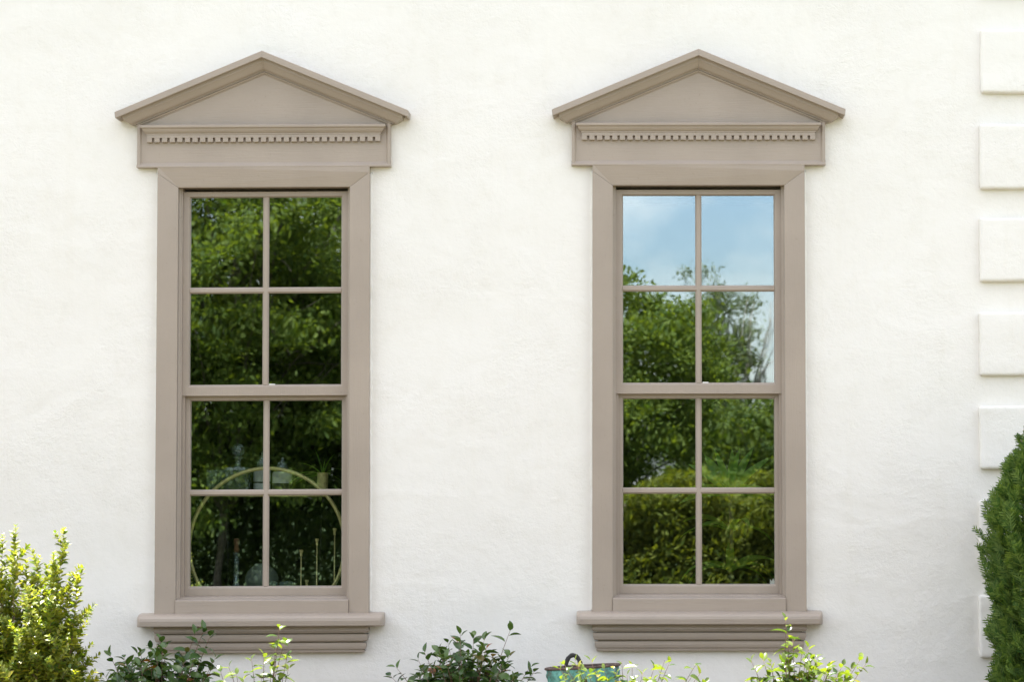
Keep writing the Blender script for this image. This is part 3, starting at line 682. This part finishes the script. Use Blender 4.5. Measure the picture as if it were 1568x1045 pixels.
# strap leaf helper for house plants
def strap(parent, base, d, length, width, droop, mat, n=8, twist=0.0):
    d = Vector(d).normalized(); side = d.cross(Vector((0,0,1)))
    if side.length < .05: side = Vector((1,0,0))
    side.normalize(); side = Matrix.Rotation(twist, 3, d) @ side; p = Vector(base); vs_, fs = [], []; step = length/n; dirv = d.copy()
    for i in range(n+1):
        t = i/n; hw = width*.5*(math.sin(math.pi*min(1, .12+.88*t))**.7 if t < 1 else .02)*(1 if t > .1 else .7)
        up = side.cross(dirv).normalized()
        vs_ += [tuple(p-side*hw+up*hw*.35), tuple(p), tuple(p+side*hw+up*hw*.35)]
        dirv = (dirv + Vector((0,0,-droop/n))).normalized(); p = p + dirv*step
    for i in range(n): a_ = i*3; fs += [(a_, a_+3, a_+4, a_+1), (a_+1, a_+4, a_+5, a_+2)]
    me = bpy.data.meshes.new('leaf'); me.from_pydata(vs_, [], fs); return link('leaf', me, mat, parent, smooth=True)
pp = stand('potted_plant', 'small trailing plant in brass pot on the cart', 'plant', 494, YM, ZU)
MB().lathe([(7.0*U, 0), (7.6*U, .004), (8.6*U, 32*U), (8.0*U, 32*U), (7.4*U, 26*U), (.002, 26*U)], n=22).build('pot', M['brass'], pp, smooth=False)
for i, (dx, dz, L_, dr) in enumerate(((-1, .45, .21, 1.3), (-1, .7, .17, 1.2), (-.7, 1, .15, 1.0), (.25, 1, .15, 1.2), (.6, .9, .13, 1.5), (-.2, 1, .16, .8), (.9, .5, .12, 1.6), (-.9, .2, .16, .9), (.1, 1, .10, .4))):
    strap(pp, (0, 0, 26*U), (dx, random.uniform(-.5, .3), dz), L_, .034 if dx < -.5 else .014, dr, M['dracaena'])
# lower shelf: candlesticks, corked bottle, globe vase, two cut glasses
for u, v, lb in ((462, 843, 'shortest of three tall thin brass candlesticks'), (486, 826, 'middle one of three tall thin brass candlesticks'), (513, 810, 'tallest thin brass candlestick at the pane edge'), (471, 889, 'very short brass candlestick between the tall ones')):
    y = YM - .06; s_ = stand('candlestick', lb, 'candlestick', u, y, ZL, 'brass candlesticks on the lower cart shelf'); hh = W(u, v, y).z - ZL
    MB().lathe([(.030, 0), (.030, .003), (.006, .008), (.0032, .02), (.0032, hh-.036)], n=12).build('stem', M['brass'], s_, smooth=True)
    MB().lathe([(.0035, hh-.036), (.006, hh-.033), (.0065, hh-.014), (.010, hh-.010), (.0105, hh), (.007, hh)], n=14).build('cup', M['brass'], s_)
bo = stand('corked_bottle', 'clear glass bottle with tall brown stopper on the lower shelf', 'bottle', 363, YM, ZL); hb = W(363, 825, YM).z - ZL
MB().lathe([(.050, 0), (.055, .006), (.055, .03), (.03, .05), (.014, .075), (.0135, hb-.085), (.017, hb-.08), (.016, hb-.072)], n=24).build('body', M['crystal'], bo, smooth=True)
MB().lathe([(.013, hb-.078), (.015, hb-.06), (.011, hb-.045), (.016, hb-.02), (.013, hb-.004), (.004, hb)], n=14).build('stopper', M['cork'], bo, smooth=True)
gv = stand('globe_vase', 'cloudy grey globe vase on the lower cart shelf', 'vase', 402, YM+.06, ZL); rg = 26*U
MB().lathe([(rg*.5, 0)] + [(rg*math.sin(t), rg*.92-rg*math.cos(t)) for t in (R(30+i*12) for i in range(11))] + [(rg*.42, rg*1.95)], n=28).build('body', plain('cloudy_glass', (.22, .26, .23), .2), gv, smooth=True)
for u, lb in ((416, 'dark cut glass behind the centre glazing bar'), (439, 'dark cut glass nearer the candlesticks')):
    g = stand('cut_glass', lb, 'glass', u, YM-.06, ZL, 'cut glasses on the lower cart shelf')
    MB().lathe([(.028, 0), (.030, .004), (.034, .085), (.032, .085), (.027, .014), (.002, .014)], n=12).build('bowl', M['crystal'], g)
# strap-leaved house plant behind the other window
yp = .40; pb = W(1118, 900, yp)
dp = empty('strap_leaf_plant', (pb.x, yp, FLOOR)); tag(dp, 'tall green strap leaved houseplant standing behind the window glass', 'plant')
MB().lathe([(.09, 0), (.10, .01), (.125, .24), (.132, .25), (.13, .28), (.117, .28), (.112, .22), (.01, .22)], n=28).build('pot', M['terracotta'], dp, smooth=True)
zt_ = W(1118, 752, yp).z - FLOOR
MB().tube([(0, 0, .2), (.01, -.05, .5*zt_), (-.005, -.13, zt_)], [.014, .012, .009], 8).build('stem', M['bark'], dp, smooth=True)
for dx, dy, dz, L_, dr in ((-.75, -.1, .85, .27, .5), (-.55, .2, 1, .25, .2), (-.3, -.1, 1, .25, .25), (.05, .1, 1, .24, .1), (.2, -.15, 1, .25, .15), (.45, .1, 1, .27, .2), (.75, -.1, .9, .29, .35), (-1, 0, .5, .30, .9), (-.95, .1, .25, .28, .8), (1, 0, .55, .26, 1.0), (.9, .2, .3, .26, .9), (-.4, -.6, .7, .2, .8), (.3, -.7, .6, .2, .9), (-.65, .4, .9, .25, .3)):
    strap(dp, (-.005, -.13, zt_-.02), (dx, dy, dz), L_, .056, dr, M['dracaena'], twist=(1 if dx > 0 else -1)*random.uniform(.6, 1.3))
for zz, n_ in ((zt_-.22, 7), (zt_-.42, 8)):
    for i in range(n_):
        a_ = i/n_*2*math.pi + zz*9; strap(dp, (0, -.08, zz), (math.cos(a_), math.sin(a_)*.5, .8), random.uniform(.24, .36), .050, random.uniform(1.0, 2.4), M['dracaena'], twist=random.uniform(-.9, .9))
# white card propped in a lower corner
cp = W(1183, 898, .08)
ct = MB().loft([[(-.014,0,0),(.014,0,0),(.012,0,.03),(.004,0,.05),(-.004,0,.034),(-.012,0,.046)], [(-.014,.003,0),(.014,.003,0),(.012,.003,.03),(.004,.003,.05),(-.004,.003,.034),(-.012,.003,.046)]]).build('white_card', M['white'], None, loc=(cp.x, .09, ZV(903)))
tag(ct, 'torn white card scrap in the bottom corner of the pane', 'card')

# ------------------------------------------------------------------ garden behind the viewpoint, seen as reflections in the panes
def crown_mesh(name, mat, rx, rz, nclump, per, leaf, seed, sigma=.20, lump=.25):
    g = np.random.default_rng(seed)
    d = g.normal(size=(nclump, 3)); d /= np.linalg.norm(d, axis=1)[:, None]
    rad = g.random(nclump)**.42
    amp = np.array([1 + lump*(mnoise.noise(Vector(q*1.7)+Vector((seed, 0, 0))) + .6*mnoise.noise(Vector(q*4)+Vector((seed, 3, 0)))) for q in d])
    cen = d*(rad*amp)[:, None]*np.array([rx, rx, rz])
    P = (cen[:, None, :] + g.normal(size=(nclump, per, 3))*sigma*np.array([1, 1, .6])).reshape(-1, 3); n = len(P)
    ax = g.normal(size=(n, 3)); ax[:, 2] -= .25; ax /= np.linalg.norm(ax, axis=1)[:, None]
    up = g.normal(size=(n, 3)); up[:, 2] += .8; s = np.cross(ax, up); s /= np.linalg.norm(s, axis=1)[:, None]
    L_ = leaf*g.uniform(.7, 1.25, n)[:, None]; w_ = L_*.27
    V = np.stack([P, P+ax*L_*.45+s*w_, P+ax*L_, P+ax*L_*.45-s*w_], 1).reshape(-1, 3)
    me = raw_mesh(name, V, np.arange(n*4), 4); me.materials.append(mat); return me
def limbs(height, zc, rx, rz, r0, seed, lean=0.0, n=14):
    random.seed(seed); mb = MB(); top = Vector((lean, 0, zc + rz*.55))
    mb.tube(bez(Vector((0,0,-.05)), Vector((lean*.25, .05, zc*.55)), top, 8), [r0*(1-.1*i) for i in range(9)], 8)
    for i in range(n):
        t = random.uniform(.35, .9); st = bez(Vector((0,0,-.05)), Vector((lean*.25, .05, zc*.55)), top, 8)[int(t*8)]
        a_ = random.uniform(0, 6.28); e = Vector((math.cos(a_)*rx*random.uniform(.5,.9)+lean*t, math.sin(a_)*rx*.75, zc + rz*random.uniform(-.3, .8)))
        mb.tube(bez(st, st.lerp(e, .5)+Vector((0,0,.15)), e, 5), [r0*.42, r0*.34, r0*.26, r0*.2, r0*.13, r0*.06], 5)
    return mb
def tree(label, x, y, crown, trunk_mb, zc, bark, group=None):
    t = tag(empty('garden_tree', (x, y, 0)), label, 'tree', group)
    c_ = link('crown', crown, None, t, loc=(0, 0, zc)); tag(c_, kind='stuff')
    trunk_mb.build('trunk', bark, t, smooth=True); return t
GT = 'garden trees mirrored in the panes'
cA = crown_mesh('crown', M['tree'], 1.65, 1.65, 250, 300, .070, 3, .145)
tree('bushy green tree mirrored under the blue sky in the panes', .04, -16.2, cA, limbs(4, 2.45, 1.65, 1.65, .07, 1), 2.52, M['bark'], GT)
cB = crown_mesh('crown', M['tree'], 2.3, 2.9, 440, 270, .078, 8, .18, .40)
tree('tall green tree filling the panes above the bar cart', -4.75, -17.5, cB, limbs(6.5, 3.9, 2.5, 2.9, .065, 2, .4, 60), 3.9, M['bark'], GT)
cC = crown_mesh('crown', M['tree_dark'], 2.2, 2.6, 520, 120, .09, 15, .24, .45)
tree('dark green tree mirrored behind the tall one', -3.0, -20.8, cC, limbs(6, 3.6, 2.2, 2.6, .09, 3, -.6, 26), 3.4, M['pale_bark'], GT)
o = tree('dark green tree far along the garden, past the tall one', -8.6, -19.5, cC, limbs(6, 3.6, 2.2, 2.6, .14, 4, .3, 18), 3.7, M['bark'], GT)
cE = crown_mesh('crown', M['tree_pale'], .75, 2.0, 130, 150, .075, 21, .15, .4)
tree('pale sparse tree with leaning trunk, mirrored far off', 1.75, -30, cE, limbs(6, 3.6, .9, 2.0, .07, 5, .9, 14), 3.55, M['pale_bark'], GT)
tree('bushy green tree standing off towards the corner block side', 5.6, -17.0, cA, limbs(4, 2.45, 1.65, 1.65, .09, 6), 2.3, M['bark'], GT)
def hedge(label, x0, x1, y, h_, d_, matk, seed):
    g = np.random.default_rng(seed); n = int((x1-x0)*15000)
    P = np.stack([g.uniform(x0, x1, n), y + d_*(g.random(n)-.5)*1.0, h_*g.random(n)**.8], 1)
    hh = np.array([mnoise.noise(Vector((p[0]*1.3, seed, 0)))*.16 + mnoise.noise(Vector((p[0]*3.7, seed, 2)))*.09 for p in P]); P[:, 2] *= 1 + hh
    fr = np.array([mnoise.noise(Vector((p[0]*2.2, seed, p[2]*2.8))) for p in P]); P[:, 1] += fr*.22
    ax = g.normal(size=(n, 3))*.55 + np.array([.35, .5, .30]); ax /= np.linalg.norm(ax, axis=1)[:, None]
    s = np.cross(ax, g.normal(size=(n, 3)) + np.array([0, 0, .6])); s /= np.linalg.norm(s, axis=1)[:, None]
    L_ = .095*g.uniform(.6, 1.3, n)[:, None]; w_ = L_*.16
    V = np.stack([P, P+ax*L_*.45+s*w_, P+ax*L_, P+ax*L_*.45-s*w_], 1).reshape(-1, 3) - np.array([(x0+x1)/2, y, 0])
    t = tag(empty('hedge', ((x0+x1)/2, y, 0)), label, 'hedge', 'garden hedges mirrored in the panes')
    tag(link('foliage', raw_mesh('foliage', V, np.arange(n*4), 4), M[matk], t), kind='stuff')
    st = MB()
    random.seed(seed)
    for i in range(int((x1-x0)*4)):
        xx = random.uniform(x0, x1)-(x0+x1)/2; st.tube([(xx, 0, 0), (xx+random.uniform(-.1,.1), random.uniform(-.15,.15), h_*.5), (xx+random.uniform(-.2,.2), random.uniform(-.3,.3), h_*.9)], [.02, .014, .005], 5)
    st.build('stem', M['bark'], t, smooth=True); return t
cF = crown_mesh('crown', M['tree_dark'], 1.5, 1.25, 260, 120, .085, 41, .18)
tree('low dark tree mirrored behind the feathery hedge', 2.5, -19.5, cF, limbs(2.6, 1.5, 1.5, 1.2, .07, 9), 1.55, M['bark'], GT)
hedge('feathery yellow green hedge mirrored in the bottom panes of the plant window', -1.6, 4.6, -14.2, 1.55, 1.0, 'hedge', 31)
hedge('dark green hedge mirrored low behind the bar cart', -8.5, -1.9, -18.6, 2.3, 1.7, 'tree_dark', 33)

# more of the garden, out of the frame
for lb, x, y, cr, zc_ in (('dark tree at the far corner of the garden', 9.5, -20.5, cC, 3.5), ('tall tree closing the garden on the corner block side', 13.5, -18.0, cB, 3.9), ('bushy tree in the middle of the far garden', 6.5, -24.0, cB, 3.6),
                          ('dark tree at the garden end past the privet bush', -13.0, -21.0, cC, 3.6), ('tall tree past the house corner', 10.5, 6.0, cB, 3.9), ('dark tree past the house corner', 14.5, 11.0, cC, 3.6), ('bushy tree past the house corner', 7.6, 11.5, cB, 3.8)):
    o = tree(lb, x, y, cr, limbs(6, zc_-.2, 2.2, 2.6, .10, int(x*7+y*3+200), .2, 14), zc_, M['bark'], 'garden trees out of the frame'); o.rotation_euler = (0, 0, x*1.7)
